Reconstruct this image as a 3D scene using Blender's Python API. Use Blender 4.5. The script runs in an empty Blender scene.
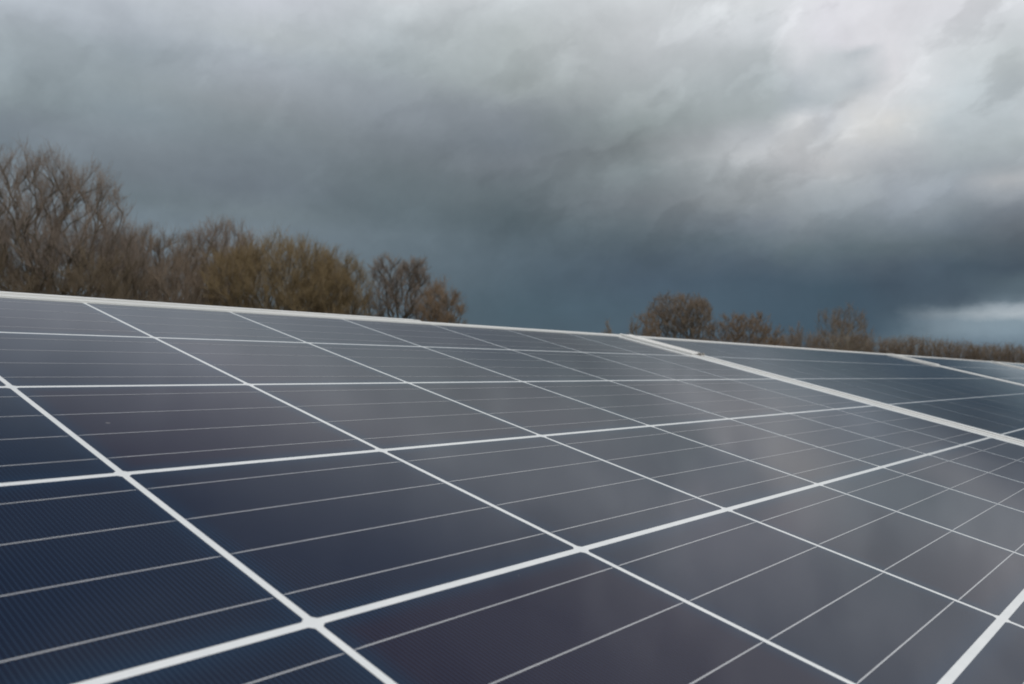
import bpy, math, random
import numpy as np
from mathutils import Matrix, Vector, Quaternion

S = bpy.context.scene
COL = S.collection
R_ = math.radians

# ------------------------------------------------------------------ array geometry
PITCH = 0.1585                     # cell pitch
TILT = math.asin(0.25043)          # slope of the array
H0 = 1.772                         # height of the array's upper cell edge above the ground

def W(x, yd, zd):
    """array coordinates (x along the row, yd down the slope, zd into the panel) -> world"""
    c, s = math.cos(TILT), math.sin(TILT)
    return Vector((x, -yd * c + zd * s, H0 - yd * s - zd * c))

def Wd(v):
    return W(*v) - W(0, 0, 0)

# ------------------------------------------------------------------ camera
CR = ((0.6565218, 0.7302693, -0.1889069), (0.0298047, 0.2251278, 0.9738733), (0.7537181, -0.6449994, 0.1260359))
right, down, fwd = Wd(CR[0]), Wd(CR[1]), Wd(CR[2])
EYE = W(-0.013734, 0.846771, -0.144994)
FPX = 814.07
cam_data = bpy.data.cameras.new('camera')
cam = bpy.data.objects.new('camera', cam_data)
COL.objects.link(cam)
m = Matrix((right, -down, -fwd)).transposed().to_4x4()
m.translation = EYE
cam.matrix_world = m
cam_data.sensor_width = 36
cam_data.lens = FPX / 1024 * 36
cam_data.clip_start = 0.01
cam_data.clip_end = 9000
cam_data.dof.use_dof = True
cam_data.dof.focus_distance = 0.60
cam_data.dof.aperture_fstop = 18
S.camera = cam
FH = Vector((fwd.x, fwd.y, 0)).normalized()      # horizontal forward
RH = Vector((FH.y, -FH.x, 0))
HORIZON = 342 + FPX * math.tan(math.asin(fwd.z))

def ray(px, py=374):
    d = fwd + right * ((px - 512) / FPX) + down * ((py - 342) / FPX)
    return d

def ground_at(px, depth):
    """point of the ground seen in the direction of column px at a depth (along the view) in metres"""
    d = FH + RH * ((px - 512) / FPX)
    p = EYE + d * depth
    return Vector((p.x, p.y, 0))

def height_for(py, depth):
    return EYE.z + (HORIZON - py) / FPX * depth

# ------------------------------------------------------------------ sky: storm clouds
def lin(c):
    out = []
    for v in c:
        v /= 255.0
        out.append(v / 12.92 if v <= 0.04045 else ((v + 0.055) / 1.055) ** 2.4)
    return out

SKY = {   # column (pixel) -> cloud colours by height
 0:   [(-10,(186,194,202)),(0,(176,184,192)),(30,(164,174,180)),(60,(150,161,167)),(90,(139,150,155)),(120,(126,136,144)),(150,(117,128,136)),(200,(120,131,139)),(250,(114,126,135)),(330,(104,118,128))],
 128: [(-10,(186,193,200)),(0,(180,187,195)),(25,(168,176,184)),(45,(152,162,169)),(80,(141,151,156)),(110,(131,142,149)),(140,(124,133,140)),(170,(113,122,129)),(195,(104,115,121)),(222,(114,127,136)),(330,(100,114,124))],
 256: [(-10,(198,202,210)),(0,(193,198,205)),(30,(181,188,192)),(50,(169,177,184)),(70,(158,165,172)),(100,(139,146,151)),(125,(126,135,140)),(150,(118,127,134)),(185,(107,116,124)),(212,(112,123,129)),(235,(112,124,133)),(330,(94,110,121))],
 384: [(-10,(200,204,208)),(0,(194,200,204)),(30,(172,180,184)),(60,(159,168,172)),(80,(149,157,163)),(110,(138,146,153)),(140,(119,127,133)),(170,(106,116,121)),(205,(98,110,116)),(235,(103,116,124)),(290,(88,102,112)),(330,(80,96,108))],
 512: [(-10,(202,207,210)),(0,(197,203,206)),(30,(180,187,188)),(60,(169,177,178)),(82,(157,165,166)),(108,(129,136,142)),(140,(115,123,130)),(165,(112,119,125)),(190,(100,110,115)),(220,(85,97,103)),(260,(83,97,107)),(310,(72,90,102)),(340,(70,88,101))],
 640: [(-10,(208,212,215)),(0,(205,209,212)),(30,(191,195,198)),(60,(177,182,185)),(90,(164,171,173)),(120,(141,150,151)),(143,(126,133,135)),(168,(126,135,138)),(200,(114,121,126)),(220,(100,110,116)),(240,(85,97,105)),(258,(76,89,100)),(280,(72,87,101)),(310,(72,90,104)),(340,(70,88,102))],
 768: [(-10,(212,215,218)),(0,(209,213,216)),(22,(204,208,212)),(46,(181,187,190)),(80,(168,176,179)),(105,(163,171,173)),(130,(180,184,188)),(153,(194,197,200)),(175,(162,167,170)),(200,(140,146,150)),(220,(118,126,134)),(240,(100,112,120)),(260,(79,92,104)),(280,(68,84,98)),(330,(64,84,100))],
 800: [(-10,(218,220,224)),(0,(216,218,222)),(36,(214,216,220)),(58,(205,208,212)),(75,(184,190,195)),(96,(166,174,179)),(103,(176,182,187)),(112,(206,208,210)),(140,(200,202,204)),(160,(190,192,195)),(185,(158,163,167)),(205,(140,147,152)),(230,(116,125,132)),(250,(97,110,117)),(268,(78,92,104)),(285,(66,83,97)),(330,(63,83,99))],
 832: [(-10,(222,222,227)),(0,(220,220,226)),(36,(217,217,223)),(50,(198,203,207)),(78,(194,200,204)),(95,(177,184,188)),(108,(199,203,208)),(135,(197,200,203)),(160,(187,189,191)),(185,(158,164,168)),(207,(138,146,152)),(230,(115,125,132)),(250,(95,108,116)),(270,(76,90,102)),(288,(64,82,96)),(330,(62,82,98))],
 864: [(-10,(222,222,227)),(0,(221,221,226)),(38,(219,219,224)),(47,(188,194,199)),(62,(199,204,208)),(80,(184,190,195)),(94,(207,209,211)),(110,(208,209,209)),(135,(201,202,202)),(152,(187,190,193)),(180,(158,164,169)),(205,(140,148,154)),(228,(117,127,134)),(248,(95,108,115)),(266,(78,91,103)),(285,(64,80,94)),(330,(63,82,98))],
 896: [(-10,(220,220,225)),(0,(218,218,223)),(60,(216,216,220)),(100,(210,212,214)),(116,(206,206,204)),(132,(196,198,198)),(150,(176,180,184)),(175,(154,160,166)),(203,(140,148,156)),(225,(118,128,136)),(245,(95,107,114)),(262,(80,92,103)),(282,(64,78,92)),(310,(66,82,96)),(326,(80,98,112)),(345,(98,116,128))],
 960: [(-10,(218,219,223)),(0,(216,217,222)),(50,(208,213,216)),(90,(195,203,207)),(120,(182,190,194)),(150,(168,176,180)),(188,(148,156,164)),(208,(126,135,142)),(225,(105,115,124)),(245,(85,96,104)),(265,(69,83,95)),(290,(70,84,97)),(301,(74,88,101)),(307,(104,118,129)),(314,(140,152,161)),(320,(124,140,152)),(330,(122,139,151)),(345,(96,114,129))],
 1024:[(-10,(212,215,218)),(0,(210,213,217)),(50,(196,203,205)),(80,(182,190,194)),(110,(182,190,194)),(140,(165,173,176)),(163,(158,165,170)),(177,(178,181,184)),(190,(154,160,166)),(205,(116,123,131)),(225,(98,105,112)),(245,(77,87,96)),(266,(66,78,90)),(278,(80,94,104)),(292,(88,103,114)),(300,(104,119,130)),(304,(158,169,178)),(312,(174,184,191)),(319,(132,149,161)),(330,(126,144,157)),(345,(100,118,132))],
 1180:[(-10,(222,224,228)),(0,(220,222,226)),(60,(218,219,222)),(120,(212,213,216)),(150,(190,194,198)),(180,(150,156,163)),(220,(120,128,136)),(260,(92,106,116)),(300,(110,125,136)),(345,(112,128,140))],
}

def build_world():
    w = bpy.data.worlds.new('World')
    S.world = w
    w.use_nodes = True
    nt = w.node_tree
    nt.nodes.clear()
    N, L = nt.nodes.new, nt.links.new
    def math_(op, a, b=None, c=None, clamp=False):
        n = N('ShaderNodeMath'); n.operation = op; n.use_clamp = clamp
        for i, v in enumerate((a, b, c)):
            if v is None: continue
            if isinstance(v, (int, float)): n.inputs[i].default_value = v
            else: L(v, n.inputs[i])
        return n.outputs[0]
    tc = N('ShaderNodeTexCoord')
    nrm = N('ShaderNodeVectorMath'); nrm.operation = 'NORMALIZE'; L(tc.outputs['Generated'], nrm.inputs[0])
    D = nrm.outputs[0]
    def dot(v):
        n = N('ShaderNodeVectorMath'); n.operation = 'DOT_PRODUCT'; L(D, n.inputs[0]); n.inputs[1].default_value = v
        return n.outputs['Value']
    f, r, u = dot(FH), dot(RH), dot((0, 0, 1))
    az = math_('ARCTAN2', r, f)
    el = math_('ARCSINE', u)
    # clouds are ragged: warp the direction with noise, stretched sideways
    stretch = N('ShaderNodeVectorMath'); stretch.operation = 'MULTIPLY'; L(D, stretch.inputs[0]); stretch.inputs[1].default_value = (1, 1, 2.0)
    def noise(scale, detail, rough, off):
        mp = N('ShaderNodeVectorMath'); mp.operation = 'ADD'; L(stretch.outputs[0], mp.inputs[0]); mp.inputs[1].default_value = off
        n = N('ShaderNodeTexNoise'); n.inputs['Scale'].default_value = scale; n.inputs['Detail'].default_value = detail
        n.inputs['Roughness'].default_value = rough; L(mp.outputs[0], n.inputs['Vector'])
        return n
    def warp(base, amp, n):
        return math_('MULTIPLY_ADD', math_('SUBTRACT', n.outputs['Fac'], 0.5), amp, base)
    az = warp(az, 0.06, noise(11, 6, 0.6, (3.1, 0.4, 7.7)))
    el = warp(el, 0.026, noise(13, 7, 0.62, (11.3, 2.2, 0.9)))
    fac = math_('DIVIDE', el, R_(60), clamp=True)
    def ramp(stops):
        n = N('ShaderNodeValToRGB'); cr = n.color_ramp
        stops = sorted(stops)
        while len(cr.elements) < len(stops): cr.elements.new(0.5)
        for e, (p, c) in zip(cr.elements, stops):
            e.position = p
        for e, (p, c) in zip(cr.elements, stops):
            e.color = (*c, 1)
        L(fac, n.inputs[0])
        return n.outputs[0]
    def el_pos(px, py):
        d = FH + RH * ((px - 512) / FPX)
        return math.atan((HORIZON - py) / FPX / d.length) / R_(60)
    cols = []
    for px, rows in SKY.items():
        st = [(max(0, el_pos(px, py)), lin(c)) for py, c in rows]
        t = (px - 512) / 512
        hi = (146 + (74 if t > 0 else 62) * min(t, 1), 150 + (72 if t > 0 else 60) * min(t, 1), 160 + (66 if t > 0 else 58) * min(t, 1))
        st.append((33 / 60, lin(hi)))
        st.append((48 / 60, lin(hi)))
        st.append((1.0, lin((238, 240, 243))))
        cols.append((math.atan((px - 512) / FPX), ramp(st)))
    back = [(0, lin((150, 158, 166))), (0.15, lin((200, 205, 210))), (0.5, lin((246, 247, 248))), (1, lin((238, 240, 243)))]
    cols.insert(0, (R_(-75), ramp(back)))
    cols.append((R_(80), ramp(back)))
    res = cols[0][1]
    for k in range(1, len(cols)):
        mr = N('ShaderNodeMapRange'); mr.clamp = True
        L(az, mr.inputs['Value']); mr.inputs['From Min'].default_value = cols[k-1][0]; mr.inputs['From Max'].default_value = cols[k][0]
        mx = N('ShaderNodeMix'); mx.data_type = 'RGBA'
        L(mr.outputs[0], mx.inputs[0]); L(res, mx.inputs[6]); L(cols[k][1], mx.inputs[7])
        res = mx.outputs[2]
    # billows
    nb = noise(6, 8, 0.62, (5.5, 8.1, 1.2)); nb.inputs['Distortion'].default_value = 0.5
    gain = math_('MULTIPLY_ADD', math_('SUBTRACT', nb.outputs['Fac'], 0.5), 0.22, 1.03)
    def puff(scale, off, amt, g):
        mp = N('ShaderNodeVectorMath'); mp.operation = 'ADD'; L(D, mp.inputs[0]); mp.inputs[1].default_value = off
        n = N('ShaderNodeTexNoise'); n.inputs['Scale'].default_value = scale; n.inputs['Detail'].default_value = 6
        n.inputs['Roughness'].default_value = 0.6; n.inputs['Distortion'].default_value = 0.25; L(mp.outputs[0], n.inputs['Vector'])
        return math_('MULTIPLY', g, math_('MULTIPLY_ADD', math_('SUBTRACT', n.outputs['Fac'], 0.5), amt, 1.0))
    gain = puff(9, (1.7, 4.4, 2.9), 0.34, gain)
    gain = puff(22, (8.7, 0.4, 5.9), 0.20, gain)
    # ragged wisps with definite edges, dark and light, drifting up to the right
    cv = N('ShaderNodeCombineXYZ')
    L(math_('MULTIPLY_ADD', el, -0.45, az), cv.inputs[0]); L(math_('MULTIPLY_ADD', az, -0.2, math_('MULTIPLY', el, 1.35)), cv.inputs[1])
    slant = cv.outputs[0]
    side = N('ShaderNodeMapRange'); side.interpolation_type = 'SMOOTHSTEP'; L(az, side.inputs['Value'])
    side.inputs['From Min'].default_value = -0.15; side.inputs['From Max'].default_value = 0.35; side.inputs['To Min'].default_value = 0.45
    def wisp(scale, off, lo, hi, amt, g):
        mp = N('ShaderNodeVectorMath'); mp.operation = 'ADD'; L(slant, mp.inputs[0]); mp.inputs[1].default_value = off
        n = N('ShaderNodeTexNoise'); n.inputs['Scale'].default_value = scale; n.inputs['Detail'].default_value = 8
        n.inputs['Roughness'].default_value = 0.55; n.inputs['Distortion'].default_value = 0.15; L(mp.outputs[0], n.inputs['Vector'])
        e = N('ShaderNodeMapRange'); e.interpolation_type = 'SMOOTHSTEP'; L(n.outputs['Fac'], e.inputs['Value'])
        e.inputs['From Min'].default_value = lo; e.inputs['From Max'].default_value = hi
        h = N('ShaderNodeMapRange'); h.interpolation_type = 'SMOOTHSTEP'; L(u, h.inputs['Value'])
        h.inputs['From Min'].default_value = 0.06; h.inputs['From Max'].default_value = 0.22
        return math_('MULTIPLY', g, math_('MULTIPLY_ADD', math_('MULTIPLY', math_('MULTIPLY', e.outputs[0], side.outputs[0]), h.outputs[0]), amt, 1.0))
    gain = wisp(7.5, (4.2, 9.1, 0.7), 0.52, 0.61, -0.15, gain)
    gain = wisp(9.0, (0.6, 3.3, 6.1), 0.53, 0.62, 0.12, gain)
    mul = N('ShaderNodeVectorMath'); mul.operation = 'SCALE'; L(res, mul.inputs[0]); L(gain, mul.inputs['Scale'])
    clouds = N('ShaderNodeBackground'); L(mul.outputs[0], clouds.inputs[0]); clouds.inputs[1].default_value = 1.0
    sky = N('ShaderNodeTexSky'); sky.sky_type = 'NISHITA'; sky.sun_disc = False
    sky.sun_elevation = SUN_EL; sky.sun_rotation = SUN_ROT
    clear = N('ShaderNodeBackground'); L(sky.outputs[0], clear.inputs[0]); clear.inputs[1].default_value = 0.08
    mix = N('ShaderNodeMixShader'); mix.inputs[0].default_value = 0.97      # cloud cover
    L(clear.outputs[0], mix.inputs[1]); L(clouds.outputs[0], mix.inputs[2])
    out = N('ShaderNodeOutputWorld'); L(mix.outputs[0], out.inputs[0])

# the sun, behind the photographer and veiled by cloud
sun_dir = (-FH * 0.70 + RH * 0.45).normalized()
SUN_EL = R_(42)
SUN_ROT = math.atan2(sun_dir.x, sun_dir.y)
build_world()
sl = bpy.data.lights.new('sun', 'SUN')
sl.energy = 1.3
sl.angle = R_(12)
sl.color = (1.0, 0.95, 0.88)
sun = bpy.data.objects.new('sun', sl)
COL.objects.link(sun)
to_sun = sun_dir * math.cos(SUN_EL) + Vector((0, 0, math.sin(SUN_EL)))
sun.rotation_mode = 'QUATERNION'
sun.rotation_quaternion = to_sun.to_track_quat('Z', 'Y')
sun.location = to_sun * 50

S.cycles.pixel_filter_type = 'BLACKMAN_HARRIS'
S.cycles.filter_width = 1.9
vs = S.view_settings
vs.view_transform = 'Standard'
vs.look = 'None'
vs.exposure = 0
vs.gamma = 1
vs.use_curve_mapping = False

# ------------------------------------------------------------------ materials
def new_mat(name):
    mt = bpy.data.materials.new(name)
    mt.use_nodes = True
    nt = mt.node_tree
    b = nt.nodes['Principled BSDF']
    return mt, nt, b

def nm(nt, op, a, b=None, c=None, clamp=False):
    n = nt.nodes.new('ShaderNodeMath'); n.operation = op; n.use_clamp = clamp
    for i, v in enumerate((a, b, c)):
        if v is None: continue
        if isinstance(v, (int, float)): n.inputs[i].default_value = v
        else: nt.links.new(v, n.inputs[i])
    return n.outputs[0]

def mixc(nt, f, a, b):
    n = nt.nodes.new('ShaderNodeMix'); n.data_type = 'RGBA'
    for k, v in ((0, f), (6, a), (7, b)):
        if hasattr(v, 'is_linked'): nt.links.new(v, n.inputs[k])
        elif k == 0: n.inputs[k].default_value = v
        else: n.inputs[k].default_value = (*v, 1)
    return n.outputs[2]

def noise_node(nt, scale, detail=4, rough=0.55, coord='Object', stretch=None):
    tc = nt.nodes.new('ShaderNodeTexCoord')
    v = tc.outputs[coord]
    if stretch:
        s = nt.nodes.new('ShaderNodeVectorMath'); s.operation = 'MULTIPLY'; nt.links.new(v, s.inputs[0]); s.inputs[1].default_value = stretch
        v = s.outputs[0]
    n = nt.nodes.new('ShaderNodeTexNoise')
    n.inputs['Scale'].default_value = scale; n.inputs['Detail'].default_value = detail; n.inputs['Roughness'].default_value = rough
    nt.links.new(v, n.inputs['Vector'])
    return n.outputs['Fac']

GLASS_IOR = 1.30
def glaze(nt, b, rough=0.075):
    """textured, anti-reflective cover glass laminated over everything inside the frame"""
    b.inputs['Specular IOR Level'].default_value = 0.0
    b.inputs['Coat Weight'].default_value = 1.0
    b.inputs['Coat IOR'].default_value = GLASS_IOR
    geo = nt.nodes.new('ShaderNodeNewGeometry')
    def gn(scale, detail):
        n = nt.nodes.new('ShaderNodeTexNoise'); n.inputs['Scale'].default_value = scale; n.inputs['Detail'].default_value = detail
        nt.links.new(geo.outputs['Position'], n.inputs['Vector'])
        return n.outputs['Fac']
    smear = gn(9, 5)
    fine = gn(70, 3)
    ro = nm(nt, 'MULTIPLY_ADD', smear, 0.10, rough - 0.05)
    nt.links.new(ro, b.inputs['Coat Roughness'])
    return geo, smear, fine

def mat_cell(name='cell_silicon', ca=(0.0030, 0.0120, 0.030), cb=(0.0122, 0.0090, 0.0225), ior=None):
    mt, nt, b = new_mat(name)
    tc = nt.nodes.new('ShaderNodeTexCoord')
    sep = nt.nodes.new('ShaderNodeSeparateXYZ'); nt.links.new(tc.outputs['Object'], sep.inputs[0])
    oi = nt.nodes.new('ShaderNodeObjectInfo')
    geo, smear, fine = glaze(nt, b)
    # silicon: slightly different blue from cell to cell, bluer at the edges of each wafer
    tone = nt.nodes.new('ShaderNodeSeparateColor'); nt.links.new(oi.outputs['Color'], tone.inputs[0])
    base = mixc(nt, tone.outputs[0], ca, cb)
    ex = nm(nt, 'DIVIDE', nm(nt, 'ABSOLUTE', sep.outputs['X']), 0.078)
    ey = nm(nt, 'DIVIDE', nm(nt, 'ABSOLUTE', sep.outputs['Y']), 0.0772)
    edge = nm(nt, 'MAXIMUM', ex, ey)
    mr = nt.nodes.new('ShaderNodeMapRange'); mr.interpolation_type = 'SMOOTHSTEP'
    nt.links.new(nm(nt, 'MULTIPLY_ADD', smear, 0.12, edge), mr.inputs['Value'])
    mr.inputs['From Min'].default_value = 0.90; mr.inputs['From Max'].default_value = 1.09
    base = mixc(nt, mr.outputs[0], base, (0.005, 0.018, 0.043))
    # printed silver fingers, 1.9 mm apart, running down the slope
    ph = nm(nt, 'FRACT', nm(nt, 'DIVIDE', nm(nt, 'ADD', sep.outputs['X'], 0.2), 0.0019))
    tri = nm(nt, 'ABSOLUTE', nm(nt, 'SUBTRACT', ph, 0.5))
    fm = nt.nodes.new('ShaderNodeMapRange'); fm.interpolation_type = 'SMOOTHSTEP'
    nt.links.new(tri, fm.inputs['Value'])
    fm.inputs['From Min'].default_value = 0.22; fm.inputs['From Max'].default_value = 0.02
    fm.inputs['To Min'].default_value = 0.0; fm.inputs['To Max'].default_value = 0.21
    base = mixc(nt, fm.outputs[0], base, (0.045, 0.085, 0.15))
    # grains of dust
    vo = nt.nodes.new('ShaderNodeTexVoronoi'); vo.inputs['Scale'].default_value = 26
    nt.links.new(geo.outputs['Position'], vo.inputs['Vector'])
    sp = nm(nt, 'LESS_THAN', vo.outputs['Distance'], 0.04)
    pick = nt.nodes.new('ShaderNodeSeparateColor'); nt.links.new(vo.outputs['Color'], pick.inputs[0])
    sp = nm(nt, 'MULTIPLY', sp, nm(nt, 'GREATER_THAN', pick.outputs[0], 0.45))
    dust = nm(nt, 'MULTIPLY_ADD', nm(nt, 'SUBTRACT', smear, 0.45, None, True), 0.06, nm(nt, 'MULTIPLY', sp, 0.25))
    base = mixc(nt, dust, base, (0.34, 0.33, 0.31))
    nt.links.new(base, b.inputs['Base Color'])
    b.inputs['Roughness'].default_value = 0.5
    if ior: b.inputs['Coat IOR'].default_value = ior
    return mt

def mat_backsheet():
    mt, nt, b = new_mat('backsheet_white')
    geo, smear, fine = glaze(nt, b, 0.14)
    nt.links.new(mixc(nt, fine, (0.57, 0.60, 0.615), (0.70, 0.715, 0.72)), b.inputs['Base Color'])
    b.inputs['Roughness'].default_value = 0.6
    return mt

def mat_ribbon(name='tinned_ribbon', ca=(0.36, 0.37, 0.39), cb=(0.52, 0.53, 0.55)):
    mt, nt, b = new_mat(name)
    geo, smear, fine = glaze(nt, b, 0.12)
    nt.links.new(mixc(nt, fine, ca, cb), b.inputs['Base Color'])
    b.inputs['Metallic'].default_value = 0.25
    b.inputs['Roughness'].default_value = 0.45
    return mt

def mat_metal(name, c0, c1, rough, metallic, scale=40, stretch=None):
    mt, nt, b = new_mat(name)
    f = noise_node(nt, scale, 5, 0.6, 'Object', stretch)
    nt.links.new(mixc(nt, f, c0, c1), b.inputs['Base Color'])
    nt.links.new(nm(nt, 'MULTIPLY_ADD', f, 0.2, rough - 0.1), b.inputs['Roughness'])
    b.inputs['Metallic'].default_value = metallic
    return mt

def mat_bark(name, c0, c1):
    mt, nt, b = new_mat(name)
    f = noise_node(nt, 0.9, 5, 0.65)
    nt.links.new(mixc(nt, f, c0, c1), b.inputs['Base Color'])
    b.inputs['Roughness'].default_value = 0.9
    b.inputs['Specular IOR Level'].default_value = 0.1
    return mt

def mat_grass():
    mt, nt, b = new_mat('meadow_grass')
    f = noise_node(nt, 0.15, 8, 0.65)
    g = noise_node(nt, 9.0, 6, 0.7)
    c = mixc(nt, f, (0.045, 0.065, 0.022), (0.085, 0.095, 0.038))
    nt.links.new(mixc(nt, nm(nt, 'MULTIPLY', g, 0.5), c, (0.11, 0.10, 0.05)), b.inputs['Base Color'])
    b.inputs['Roughness'].default_value = 0.95
    bp = nt.nodes.new('ShaderNodeBump'); bp.inputs['Strength'].default_value = 0.6; bp.inputs['Distance'].default_value = 0.05
    nt.links.new(g, bp.inputs['Height']); nt.links.new(bp.outputs[0], b.inputs['Normal'])
    return mt

M_CELL, M_BACK, M_RIB = mat_cell(), mat_backsheet(), mat_ribbon()
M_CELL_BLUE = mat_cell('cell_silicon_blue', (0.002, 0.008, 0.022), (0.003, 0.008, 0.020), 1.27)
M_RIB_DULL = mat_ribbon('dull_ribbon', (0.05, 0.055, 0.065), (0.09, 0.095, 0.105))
M_FRAME = mat_metal('anodised_frame', (0.58, 0.59, 0.58), (0.68, 0.68, 0.66), 0.45, 0.25, 30, (0.2, 1, 1))
M_CLAMP = mat_metal('clamp_aluminium', (0.62, 0.62, 0.60), (0.72, 0.71, 0.69), 0.42, 0.25, 60)
M_STRIP = mat_metal('joint_strip_metal', (0.05, 0.05, 0.05), (0.10, 0.10, 0.10), 0.5, 0.3, 50)
M_BOLT = mat_metal('weathered_bolt', (0.22, 0.21, 0.20), (0.36, 0.34, 0.32), 0.5, 0.5, 200)
M_STEEL = mat_metal('galvanised_steel', (0.36, 0.37, 0.38), (0.52, 0.53, 0.54), 0.5, 0.7, 14)
M_BARK = mat_bark('bark_dark', (0.060, 0.050, 0.039), (0.125, 0.104, 0.080))
M_BARK_PALE = mat_bark('bark_pale', (0.13, 0.115, 0.09), (0.26, 0.235, 0.19))
M_TWIG = {
    'grey':   mat_bark('twigs_grey_brown', (0.170, 0.138, 0.116), (0.262, 0.216, 0.182)),
    'brown':  mat_bark('twigs_brown', (0.155, 0.122, 0.094), (0.240, 0.190, 0.148)),
    'gold':   mat_bark('twigs_golden', (0.165, 0.124, 0.070), (0.255, 0.192, 0.112)),
    'russet': mat_bark('twigs_russet', (0.168, 0.122, 0.084), (0.250, 0.182, 0.128)),
    'olive':  mat_bark('twigs_olive', (0.112, 0.088, 0.062), (0.180, 0.142, 0.102)),
}

# ------------------------------------------------------------------ mesh helpers
def link_mesh(name, verts, faces, mat, parent=None, mw=None, smooth=False):
    me = bpy.data.meshes.new(name)
    me.from_pydata([tuple(v) for v in verts], [], faces)
    me.materials.append(mat)
    if smooth:
        for p in me.polygons: p.use_smooth = True
    me.update()
    o = bpy.data.objects.new(name, me)
    COL.objects.link(o)
    if parent: o.parent = parent
    if mw is not None: o.matrix_local = mw
    return o

class MB:
    def __init__(s): s.v, s.f = [], []
    def add(s, vs, fs):
        k = len(s.v); s.v += [tuple(v) for v in vs]; s.f += [tuple(i + k for i in f) for f in fs]
    def box(s, x0, x1, y0, y1, z0, z1, bev=0.0):
        if bev <= 0:
            s.add([(x0,y0,z0),(x1,y0,z0),(x1,y1,z0),(x0,y1,z0),(x0,y0,z1),(x1,y0,z1),(x1,y1,z1),(x0,y1,z1)],
                  [(3,2,1,0),(4,5,6,7),(0,1,5,4),(1,2,6,5),(2,3,7,6),(3,0,4,7)])
        else:   # top edges chamfered
            b = bev
            s.add([(x0,y0,z0),(x1,y0,z0),(x1,y1,z0),(x0,y1,z0),
                   (x0,y0,z1-b),(x1,y0,z1-b),(x1,y1,z1-b),(x0,y1,z1-b),
                   (x0+b,y0+b,z1),(x1-b,y0+b,z1),(x1-b,y1-b,z1),(x0+b,y1-b,z1)],
                  [(3,2,1,0),(8,9,10,11)] + [(i,(i+1)%4,4+(i+1)%4,4+i) for i in range(4)] + [(4+i,4+(i+1)%4,8+(i+1)%4,8+i) for i in range(4)])
    def prism(s, cx, cy, r, z0, z1, n=6, rot=0.0):
        a = [rot + 2*math.pi*i/n for i in range(n)]
        s.add([(cx+r*math.cos(t), cy+r*math.sin(t), z0) for t in a] + [(cx+r*math.cos(t), cy+r*math.sin(t), z1) for t in a],
              [tuple(range(n-1,-1,-1)), tuple(range(n,2*n))] + [(i,(i+1)%n,n+(i+1)%n,n+i) for i in range(n)])
    def build(s, name, mat, parent=None, mw=None): return link_mesh(name, s.v, s.f, mat, parent, mw)

def thing(name, label, cat, mw, group=None):
    o = bpy.data.objects.new(name, None); COL.objects.link(o)
    o.empty_display_size = 0.1
    o.matrix_world = mw
    o['label'] = label; o['category'] = cat
    if group: o['group'] = group
    return o

def tag(o, label, cat, group=None):
    o['label'] = label; o['category'] = cat
    if group: o['group'] = group
    return o

# ------------------------------------------------------------------ ground
def build_ground():
    n = 40; R = 4000
    v = []; f = []
    ts = np.sign(np.linspace(-1, 1, n+1)) * np.abs(np.linspace(-1, 1, n+1)) ** 3 * R
    for y in ts:
        for x in ts:
            v.append((x, y, 0.0))
    for j in range(n):
        for i in range(n):
            a = j*(n+1)+i
            f.append((a, a+1, a+n+2, a+n+1))
    o = link_mesh('ground', v, f, mat_grass())
    o['kind'] = 'structure'
build_ground()

# ------------------------------------------------------------------ solar panels
GX, GY = 0.0034, 0.0042            # white gaps between cells
CX, CY = PITCH - GX, PITCH - GY
NX, NY = 10, 6
MARGIN_X, MARGIN_Y = 0.022, 0.0006
FW, LIP, FH_ = 0.011, 0.0016, 0.035
GAP = 0.012
PANEL_W = NX*PITCH + 2*(MARGIN_X + FW)
PANEL_STEP = PANEL_W + GAP
Z_CELL, Z_RIB = 0.00012, 0.00022

def array_matrix(x, ys, zn, extra=None):
    """matrix with local x along the row, y up the slope, z out of the panel; origin in array coordinates"""
    mtx = Matrix.Translation(W(x, -ys, -zn)) @ Matrix.Rotation(TILT, 4, 'X')
    if extra is not None: mtx = mtx @ extra
    return mtx

def cell_mesh(mat, CX=CX, CY=CY):
    hx, hy, c = CX/2, CY/2, 0.0017
    pts = [(-hx+c,-hy),(hx-c,-hy),(hx,-hy+c),(hx,hy-c),(hx-c,hy),(-hx+c,hy),(-hx,hy-c),(-hx,-hy+c)]
    v = [(x,y,Z_CELL) for x,y in pts] + [(x,y,0.00001) for x,y in pts]
    f = [tuple(range(8))] + [(8+i,8+(i+1)%8,(i+1)%8,i) for i in range(8)]
    me = bpy.data.meshes.new('solar_cell'); me.from_pydata(v, [], f); me.materials.append(mat); me.update()
    return me

def ribbon_mesh(rng, mat):
    mb = MB()
    w = 0.00070
    for i in range(NX):
        xc = (i - NX/2 + 0.5)*PITCH
        dy = rng.uniform(-0.0007, 0.0007)
        e = CX/2 - 0.0008
        # top, tapering and dipping at the wafer's edge
        x0, x1 = xc - e - 0.001, xc + e
        t = 0.004
        v = [(x0,dy-w*.25,Z_CELL+.00003),(x0,dy+w*.25,Z_CELL+.00003),(x0+t,dy+w/2,Z_RIB),(x0+t,dy-w/2,Z_RIB),
             (x1-t,dy+w/2,Z_RIB),(x1-t,dy-w/2,Z_RIB),(x1,dy+w*.25,Z_CELL+.00003),(x1,dy-w*.25,Z_CELL+.00003)]
        mb.add(v, [(0,3,2,1),(3,5,4,2),(5,7,6,4)])
    me = bpy.data.meshes.new('busbar_ribbon'); me.from_pydata(mb.v, [], mb.f); me.materials.append(mat); me.update()
    return me

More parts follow.
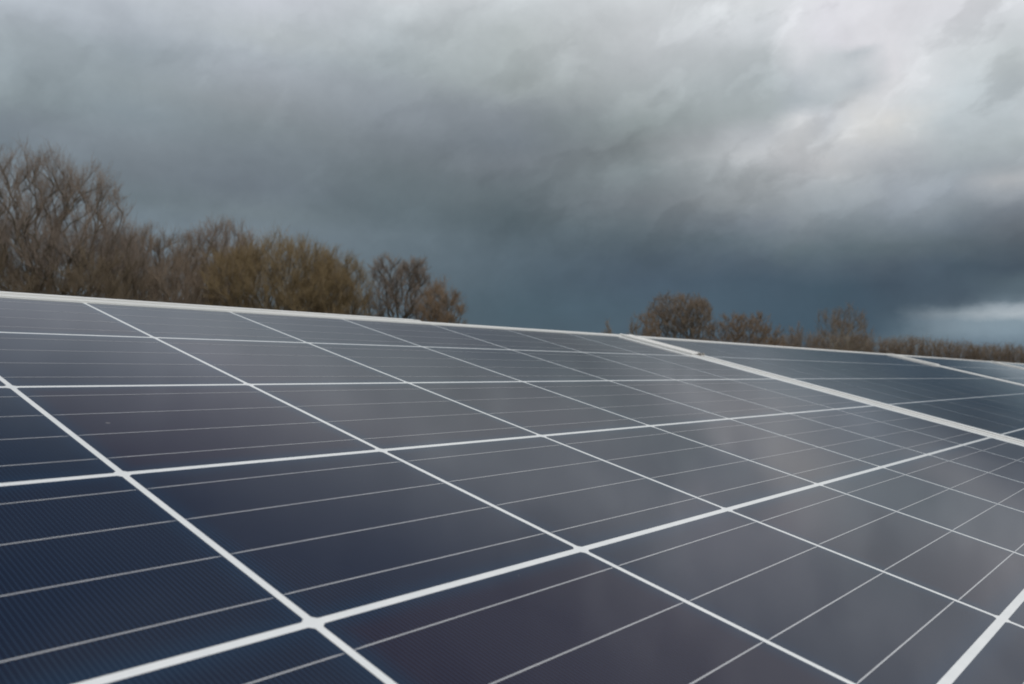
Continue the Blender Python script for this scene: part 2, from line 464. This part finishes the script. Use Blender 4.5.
def frame_mb():
    hx, hy = PANEL_W/2, NY*PITCH/2 + MARGIN_Y + FW
    b = 0.0004
    prof = [(0,-FH_+LIP),(0,LIP-b),(b,LIP),(FW-b,LIP),(FW,LIP-b),(FW,-0.006),(0.002,-0.006),(0.002,-FH_+LIP)]   # (inwards, z)
    corners = [(-1,-1),(1,-1),(1,1),(-1,1)]
    v = []; f = []
    for (sx, sy) in corners:
        for (d, z) in prof:
            v.append((sx*(hx-d), sy*(hy-d), z))
    n = len(prof)
    for c in range(4):
        for k in range(n):
            a, b2 = c*n+k, c*n+(k+1)%n
            a2, b3 = ((c+1)%4)*n+k, ((c+1)%4)*n+(k+1)%n
            f.append((a, a2, b3, b2))
    return v, f

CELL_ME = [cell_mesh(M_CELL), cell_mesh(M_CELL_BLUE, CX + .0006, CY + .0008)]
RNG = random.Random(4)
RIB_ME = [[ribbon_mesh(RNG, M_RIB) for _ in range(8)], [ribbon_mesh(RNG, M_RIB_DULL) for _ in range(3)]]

def build_panel(idx, label):
    # the row sags by a fifth of a degree to the right of the first panel
    xc = (3*PITCH) + idx*PANEL_STEP
    sag = 0.0 if idx == 0 else R_(0.20)
    hinge = 3*PITCH + PANEL_W/2
    dz = -(xc - hinge)*math.tan(sag) if idx else 0.0
    root = thing('solar_panel', label, 'solar panel',
                 array_matrix(xc, -NY*PITCH/2, dz, Matrix.Rotation(sag, 4, 'Y')), 'solar panels in one row')
    v, f = frame_mb()
    link_mesh('frame', v, f, M_FRAME, root)
    hx, hy = PANEL_W/2 - FW*0.5, NY*PITCH/2 + MARGIN_Y + FW*0.5
    sb = MB(); sb.box(-hx, hx, -hy, hy, -0.0048, 0.0)
    sb.build('backsheet', M_BACK, root)
    for r in range(NY):
        for c in range(NX):
            o = bpy.data.objects.new('solar_cell', CELL_ME[min(idx, 1)]); COL.objects.link(o); o.parent = root
            o.location = ((c - NX/2 + .5)*PITCH, (NY/2 - .5 - r)*PITCH, 0)
            # tone of each wafer: bluish in the left columns, more brownish in the rest
            t = 0.05 + 0.2*RNG.random() if c < 3 else 0.35 + 0.6*RNG.random()
            if idx == 0 and (c, r) in ((3, 2), (3, 4), (4, 2), (5, 4)): t = 0.9
            if idx == 0 and (c, r) in ((3, 3), (3, 1), (4, 3)): t = 0.4
            o.color = (t, t, t, 1)
        for k in range(4):
            o = bpy.data.objects.new('busbar_ribbon', RNG.choice(RIB_ME[min(idx, 1)])); COL.objects.link(o); o.parent = root
            o.location = (0, (NY/2 - .5 - r)*PITCH + (1.5 - k)*0.0382, 0)
    return root

build_panel(0, 'dark solar panel filling the foreground, its white grid seen closest')
build_panel(1, 'second solar panel, blue-black, just beyond the wide white frame joint at right')
build_panel(2, 'third solar panel, pale grey wedge at the far right edge')
build_panel(3, 'fourth and farthest solar panel, only a sliver at the right edge')

# joints between the panels: a metal strip in each gap and one clamp near the upper edge
def joint_x(k): return 3*PITCH + PANEL_STEP*(k + .5)
def joint_z(k): return 0.0 if k == 0 else -(PANEL_STEP*k)*math.tan(R_(0.20))
strip_names = ['long metal joint strip between the foreground and the second panel',
               'metal joint strip between the second and the third panel',
               'metal joint strip between the third and the farthest panel']
clamp_names = ['metal clamp plate with small dark bolts bridging the foreground and second panel',
               'metal clamp plate bridging the second and third panel at their upper corner',
               'metal clamp plate bridging the third and farthest panel at the right edge']
for k in range(3):
    L0 = NY*PITCH + 2*(MARGIN_Y + FW)
    mb = MB(); mb.box(-GAP/2+.0008, GAP/2-.0008, -L0, 0, -0.02, 0.0004)
    o = mb.build('joint_strip', M_STRIP)
    o.matrix_world = array_matrix(joint_x(k), MARGIN_Y + FW, joint_z(k))
    tag(o, strip_names[k], 'joint strip', 'joint strips between the panels')
    c = thing('mid_clamp', clamp_names[k], 'clamp', array_matrix(joint_x(k), MARGIN_Y + FW, joint_z(k) + LIP), 'clamps over the panel joints')
    pb = MB()
    hw = GAP/2 + FW + 0.001
    y0, y1 = -0.162, -0.004
    pb.box(-hw, hw, y0, y1, 0.0002, 0.0016, 0.0004)
    pb.box(-hw, -hw+0.004, y0+0.001, y1-0.001, 0.0014, 0.0028, 0.0005)
    pb.box(hw-0.004, hw, y0+0.001, y1-0.001, 0.0014, 0.0028, 0.0005)
    pb.build('clamp_plate', M_CLAMP, c)
    if k == 0:
        for bx in (0.004, 0.0165):
            b = MB(); b.prism(bx, y0 - 0.004, 0.0038, -0.003, 0.0026, 6, 0.3)
            b.prism(bx, y0 - 0.004, 0.0018, 0.0026, 0.0040, 10)
            b.build('bolt', M_BOLT, c)

# raised strip on the rear of the upper frame, ending above the foreground panel
mb = MB()
xs0, xs1 = 3*PITCH - PANEL_W/2, 4.95*PITCH
mb.box(xs0, xs1 - 0.012, 0, 0.007, -0.012, 0.0010, 0.0003)
mb.box(xs1 - 0.012, xs1, 0.001, 0.006, -0.010, 0.0006, 0.0003)
o = mb.build('edge_strip', M_FRAME)
o.matrix_world = array_matrix(0, MARGIN_Y + FW + 0.0005, LIP)
tag(o, 'thin pale metal strip behind the upper frame edge of the foreground panel', 'edge strip')

# steel rack carrying the row
rack = thing('mounting_rack', 'galvanised steel rack of rails and posts carrying the solar panels', 'mounting rack', Matrix.Translation((3*PITCH, -0.5, 0)))
xa, xb = -0.5, PANEL_STEP*3 + 1.2
for ys in (-0.22, -0.74):
    mb = MB(); mb.box(xa, xb, -0.02, 0.02, -0.045, 0.0)
    o = mb.build('rail', M_STEEL, rack)
    o.matrix_world = array_matrix(0, ys, -FH_ - 0.004 + LIP)
    for x in np.linspace(0.0, PANEL_STEP*3 + 0.8, 4):
        p = W(x, -ys, FH_ + 0.045)
        pb = MB(); pb.box(-0.03, 0.03, -0.03, 0.03, -p.z - 0.3, -0.006)
        o = pb.build('post', M_STEEL, rack)
        o.matrix_world = Matrix.Translation(p)

# ------------------------------------------------------------------ bare trees
class Seg:
    """collects tapered branch segments and builds them as one mesh"""
    def __init__(s): s.a, s.b, s.ra, s.rb = [], [], [], []
    def add(s, a, b, ra, rb):
        s.a.append(a); s.b.append(b); s.ra.append(ra); s.rb.append(rb)
    def build(s, name, mat, parent, sides):
        A, B = np.array(s.a, float), np.array(s.b, float)
        ra, rb = np.array(s.ra)[:, None], np.array(s.rb)[:, None]
        d = B - A; d /= np.maximum(np.linalg.norm(d, axis=1, keepdims=True), 1e-9)
        h = np.where(np.abs(d[:, 2:3]) > 0.9, np.array([[1., 0, 0]]), np.array([[0, 0, 1.]]))
        u = np.cross(d, h); u /= np.linalg.norm(u, axis=1, keepdims=True)
        w = np.cross(d, u)
        n = len(A); rows = []
        for k in range(sides):
            t = 2*math.pi*k/sides
            rows.append(A + (u*math.cos(t) + w*math.sin(t))*ra)
        for k in range(sides):
            t = 2*math.pi*k/sides
            rows.append(B + (u*math.cos(t) + w*math.sin(t))*rb)
        V = np.stack(rows, axis=1).reshape(-1, 3)
        base = (np.arange(n)*2*sides)[:, None, None]
        q = np.array([[k, (k+1) % sides, sides+(k+1) % sides, sides+k] for k in range(sides)])[None]
        F = (base + q).reshape(-1, 4)
        me = bpy.data.meshes.new(name)
        me.vertices.add(len(V)); me.vertices.foreach_set('co', V.ravel())
        me.loops.add(F.size); me.loops.foreach_set('vertex_index', F.ravel().astype(np.int32))
        me.polygons.add(len(F))
        me.polygons.foreach_set('loop_start', (np.arange(len(F))*4).astype(np.int32))
        me.polygons.foreach_set('use_smooth', np.ones(len(F), bool))
        me.materials.append(mat)
        me.update(calc_edges=True); me.validate()
        o = bpy.data.objects.new(name, me); COL.objects.link(o); o.parent = parent
        return o

def rot_about(v, ax, a):
    return Quaternion(ax, a) @ v

def polyline(seg, rng, p, d, length, r0, r1, n, wander, lift):
    """grow a crooked branch; returns its points and directions"""
    pts = [(p.copy(), d.copy(), r0)]
    for i in range(n):
        d = (d + Vector((rng.gauss(0, wander), rng.gauss(0, wander), rng.gauss(0, wander) + lift))).normalized()
        q = p + d*(length/n)
        ra = r0 + (r1-r0)*i/n; rb = r0 + (r1-r0)*(i+1)/n
        seg.add(p, q, ra, rb)
        p = q
        pts.append((p.copy(), d.copy(), rb))
    return pts

def side_dir(rng, d, ang):
    ax = d.cross(Vector((rng.gauss(0,1), rng.gauss(0,1), rng.gauss(0,1)))).normalized()
    return rot_about(d, ax, ang)

def bare_tree(name, label, cat, px, top, halfw, depth, twig, bark, seed, low=0.12, tips=420, upright=0.5,
              tw=0.006, group=None, stems=1, clumps=None, lump=0.16, tl=0.085, round_=1.0):
    """a leafless tree: branch tips fill the crown's volume and each joins the nearest lower branch"""
    rng = random.Random(seed)
    base = ground_at(px, depth)
    H = height_for(top, depth)
    Wd_ = halfw/FPX*depth
    root = thing(name, label, cat, Matrix.Translation(base), group)
    tlen = tl*H
    # --- crown volume
    z0, z1 = low*H, H - tlen*0.30
    zc, ch = (z0 + z1)/2, (z1 - z0)/2
    wx = max(Wd_ - tlen*0.1, 0.3*Wd_)*1.06
    phs = [rng.uniform(0, 6.28) for _ in range(6)]
    def lobes(a, e):
        return 1 + lump*(math.sin(3*a + phs[0])*math.cos(2*e + phs[1]) + 0.7*math.sin(5*a + phs[2] + 3*e) + 0.5*math.sin(8*a + phs[3])*math.sin(6*e + phs[4]))
    T = []
    while len(T) < tips:
        v = Vector((rng.gauss(0, 1), rng.gauss(0, 1), rng.gauss(0, 1))).normalized()
        q = rng.random() ** (1/2.9)
        if clumps:
            cx, cz, cr, cv = clumps[rng.randrange(len(clumps))]
            T.append(Vector((cx*Wd_ + v.x*q*cr*Wd_, v.y*q*cr*Wd_, cz*H + v.z*q*cv*H)))
            continue
        a, e = math.atan2(v.y, v.x), math.asin(v.z)
        q *= min(1.0, lobes(a, e)/(1 + lump*0.6))
        # fuller towards the top than a plain ellipsoid when round_ > 1
        k = math.copysign(abs(v.z) ** (1/round_), v.z)
        h = (1 - abs(v.z) ** (2*round_)) ** 0.5
        hn = math.hypot(v.x, v.y) or 1
        T.append(Vector((v.x/hn*h*q*wx, v.y/hn*h*q*wx*0.9, zc + k*q*ch)))
    # --- skeleton
    P, par, path = [], [], []
    def node(p, parent):
        P.append(p); par.append(parent)
        path.append(0 if parent < 0 else path[parent] + (p - P[parent]).length)
        return len(P) - 1
    crown_root = node(Vector((0, 0, -.4)), -1)
    for s in range(stems):
        ang = 2*math.pi*s/max(stems, 1) + rng.random()
        lean = 0.0 if stems == 1 else rng.uniform(.15, .5)
        off = Vector((math.cos(ang), math.sin(ang), 0))*(0 if stems == 1 else Wd_*rng.uniform(.05, .35))
        n = node(off + Vector((0, 0, -.25)), crown_root)
        hs = max(z0, 0.1*H)*(1.3 if stems == 1 else .9)
        d = Vector((math.cos(ang)*lean, math.sin(ang)*lean, 1)).normalized()
        for k in range(4):
            d = (d + Vector((rng.gauss(0, .05), rng.gauss(0, .05), .05))).normalized()
            n = node(P[n] + d*((hs + .25)/4), n)
    fork = Vector((0, 0, z0*0.9))
    T.sort(key=lambda t: (t - fork).length + rng.uniform(0, .12)*H)
    tip_ids = []
    for t in T:
        A = np.array([(p.x, p.y, p.z) for p in P]); pl = np.array(path)
        dv = np.array((t.x, t.y, t.z)) - A
        dist = np.linalg.norm(dv, axis=1)
        cost = dist + 0.42*pl + np.where(dv[:, 2] < 0.1*H*upright*.5, 1.6*(0.1*H*upright*.5 - dv[:, 2]), 0)
        cost[A[:, 2] < min(0.06*H, z0*.4)] += 0.4*H if stems == 1 else 0
        i = int(np.argmin(cost))
        p = P[i]
        L = (t - p).length
        if L < 0.02*H: continue
        ctrl = p.lerp(t, .5) + Vector((rng.gauss(0, .045)*L, rng.gauss(0, .045)*L, rng.gauss(0, .03)*L - .10*L*upright))
        if par[i] >= 0:
            ctrl = ctrl*.75 + (p + (P[i] - P[par[i]]).normalized()*L*.5)*.25
        m = max(2, min(8, int(L/(0.035*H))))
        n = i
        for k in range(1, m + 1):
            u = k/m
            q = p*(1-u)**2 + ctrl*2*u*(1-u) + t*u*u
            if k < m: q = q + Vector((rng.gauss(0, 1), rng.gauss(0, 1), rng.gauss(0, 1)))*.0035*H
            n = node(q, n)
        tip_ids.append(n)
    # --- thickness by the number of tips carried
    cnt = [0]*len(P)
    for n in tip_ids:
        while n >= 0:
            cnt[n] += 1; n = par[n]
    rt = max(tw*1.6, 0.0011*H)
    rad = [rt*max(c, 1)**0.46 for c in cnt]
    big, fine = Seg(), Seg()
    for n in range(len(P)):
        if par[n] >= 0:
            big.add(P[par[n]], P[n], min(rad[par[n]], rad[n]*1.5), rad[n])
    # --- twigs
    for n in range(len(P)):
        if par[n] < 0 or cnt[n] == 0 or cnt[n] > 5 or P[n].z < .12*H: continue
        d = (P[n] - P[par[n]]).normalized()
        for _ in range(5 if cnt[n] == 1 else 3):
            td = (side_dir(rng, d, rng.uniform(.15, .85)) + Vector((0, 0, upright*.4))).normalized()
            L = tlen*rng.uniform(.5, 1.05)
            tp = polyline(fine, rng, P[n], td, L, tw*1.4, tw, 3, .09, .05*upright)
            for (q4, d4, r4) in tp[1:]:
                for _2 in range(2):
                    ud = (side_dir(rng, d4, rng.uniform(.3, .85)) + Vector((0, 0, upright*.35))).normalized()
                    fine.add(q4, q4 + ud*L*rng.uniform(.25, .55), tw, tw*.5)
    big.build('trunk', bark, root, 5)
    fine.build('crown', M_TWIG[twig], root, 3)
    return root

GT = 'bare winter trees behind the panels'
GB = 'bare bushes behind the panels'
bare_tree('bare_tree', 'tallest bare tree with wide grey-brown crown at the left', 'tree', 44, 143, 100, 44, 'grey', M_BARK, 11, low=.16, tips=1100, upright=.9, tw=.0050, group=GT, lump=.08, tl=.07, round_=.8)
bare_tree('bare_tree', 'brown thicket tree between the tallest tree and the round grey crown', 'tree', 150, 226, 54, 50, 'brown', M_BARK, 12, low=.08, tips=900, upright=.85, tw=.0054, group=GT, stems=3, round_=1.4, tl=.075, lump=.08)
bare_tree('bare_tree', 'grey-brown round-topped tree with upright stems left of the golden willow', 'tree', 221, 217, 43, 56, 'grey', M_BARK, 13, low=.16, tips=760, upright=.9, tw=.0058, group=GT, stems=2, round_=1.5, lump=.07, tl=.065)
bare_tree('bare_willow', 'broad golden-brown willow thicket, widest of the left group', 'tree', 278, 234, 72, 47, 'gold', M_BARK, 14, low=.04, tips=1300, upright=.85, tw=.0052, group=GT, stems=7, round_=1.25, tl=.085, lump=.06)
bare_tree('bare_willow', 'lower golden-brown willow on the right flank of the broad willow', 'tree', 332, 249, 42, 49, 'gold', M_BARK, 15, low=.04, tips=800, upright=.85, tw=.0053, group=GT, stems=5, round_=1.2, tl=.085, lump=.06)
bare_tree('bare_tree', 'open twin-crowned tree with dark trunk and sky gaps, centre left', 'tree', 404, 252, 47, 52, 'grey', M_BARK, 16, low=.28, tips=560, upright=.45, tw=.0042, group=GT, clumps=[(-.46,.83,.38,.12),(.26,.85,.30,.11),(-.64,.62,.34,.14),(.60,.68,.40,.14),(-.05,.66,.45,.14),(.75,.5,.35,.12)], tl=.055)
bare_tree('bare_bush', 'small russet bush sloping down at the right end of the left trees', 'bush', 440, 278, 28, 50, 'russet', M_BARK, 17, low=.04, tips=420, upright=.6, tw=.005, group=GB, stems=4, tl=.075, lump=.08)
bare_tree('bare_tree', 'round dense brown tree standing over the panel corner at right', 'tree', 681, 291, 35, 75, 'brown', M_BARK, 18, low=.1, tips=1300, upright=.6, tw=.0050, group=GT, stems=2, round_=1.6, lump=.04, tl=.055)
bare_tree('bare_tree', 'thin pale-twigged tree left of the round dense brown tree', 'tree', 644, 305, 20, 72, 'russet', M_BARK_PALE, 19, low=.1, tips=220, upright=.8, tw=.0062, group=GT, stems=2, tl=.07)
bare_tree('bare_bush', 'wide orange-brown bush right of the round dense brown tree', 'bush', 743, 310, 46, 78, 'russet', M_BARK, 20, low=.05, tips=1000, upright=.55, tw=.0052, group=GB, stems=4, lump=.05, tl=.06)
bare_tree('bare_tree', 'sparse small tree with pale stems rising above the right hedge', 'tree', 842, 302, 33, 82, 'brown', M_BARK_PALE, 21, low=.14, tips=200, upright=.9, tw=.0052, group=GT, stems=2, lump=.2, tl=.085)
bare_tree('bare_sapling', 'thin faint sapling between the orange bush and the sparse pale tree', 'sapling', 797, 320, 10, 84, 'grey', M_BARK, 22, low=.2, tips=40, upright=1.0, tw=.008)
bare_tree('bare_sapling', 'tiny lone sapling tip above the frame left of the panel joint', 'sapling', 608, 320, 6, 72, 'brown', M_BARK, 23, low=.2, tips=40, upright=1.0, tw=.009)
for (px, top, hw, dep, sd, lab) in ((8, 244, 62, 40, 31, 'olive undergrowth thicket under the tallest tree at the left edge'),
                                    (100, 246, 52, 41, 32, 'olive undergrowth thicket under the right side of the tallest tree'),
                                    (182, 246, 52, 46, 33, 'low brown thicket under the round grey-brown tree')):
    bare_tree('bare_thicket', lab, 'thicket', px, top, hw, dep, 'olive' if sd < 33 else 'brown', M_BARK, sd, low=.03, tips=380, upright=.8, tw=.0052, group='thickets under the left trees', stems=6, tl=.11)

# far hedge
def hedge():
    rng = random.Random(77)
    p0 = ground_at(765, 112); root = thing('hedgerow', 'long low brown leafless hedgerow in the distance at right', 'hedge', Matrix.Translation(p0))
    big, fine = Seg(), Seg()
    tops = [(760, 344), (790, 338), (815, 336), (850, 338), (880, 340), (893, 342), (905, 339), (930, 342), (960, 346), (1000, 349), (1060, 350), (1130, 351)]
    for i in range(800):
        px = 765 + (1130-765)*rng.random()
        dep = 112 + rng.uniform(-2.5, 2.5)
        top = np.interp(px, [t[0] for t in tops], [t[1] for t in tops]) + rng.gauss(0, 1.0)
        b = ground_at(px, dep) - p0
        Ht = height_for(top, dep)
        d = Vector((rng.gauss(0, .12), rng.gauss(0, .12), 1)).normalized()
        pts = polyline(big, rng, b + Vector((0, 0, -.1)), d, Ht*rng.uniform(.8, 1.0), .04, .014, 5, .08, .03)
        for (q, dd, r) in pts[1:]:
            for _ in range(5):
                td = (side_dir(rng, dd, rng.uniform(.3, 1.0)) + Vector((0, 0, .35))).normalized()
                tp = polyline(fine, rng, q, td, rng.uniform(.5, 1.1), .016, .010, 2, .15, .04)
                for (q4, d4, r4) in tp[1:]:
                    ud = side_dir(rng, d4, rng.uniform(.3, .9))
                    fine.add(q4, q4 + ud*rng.uniform(.3, .6), .012, .006)
    big.build('stems', M_BARK, root, 4)
    fine.build('twigs', M_TWIG['brown'], root, 3)
hedge()
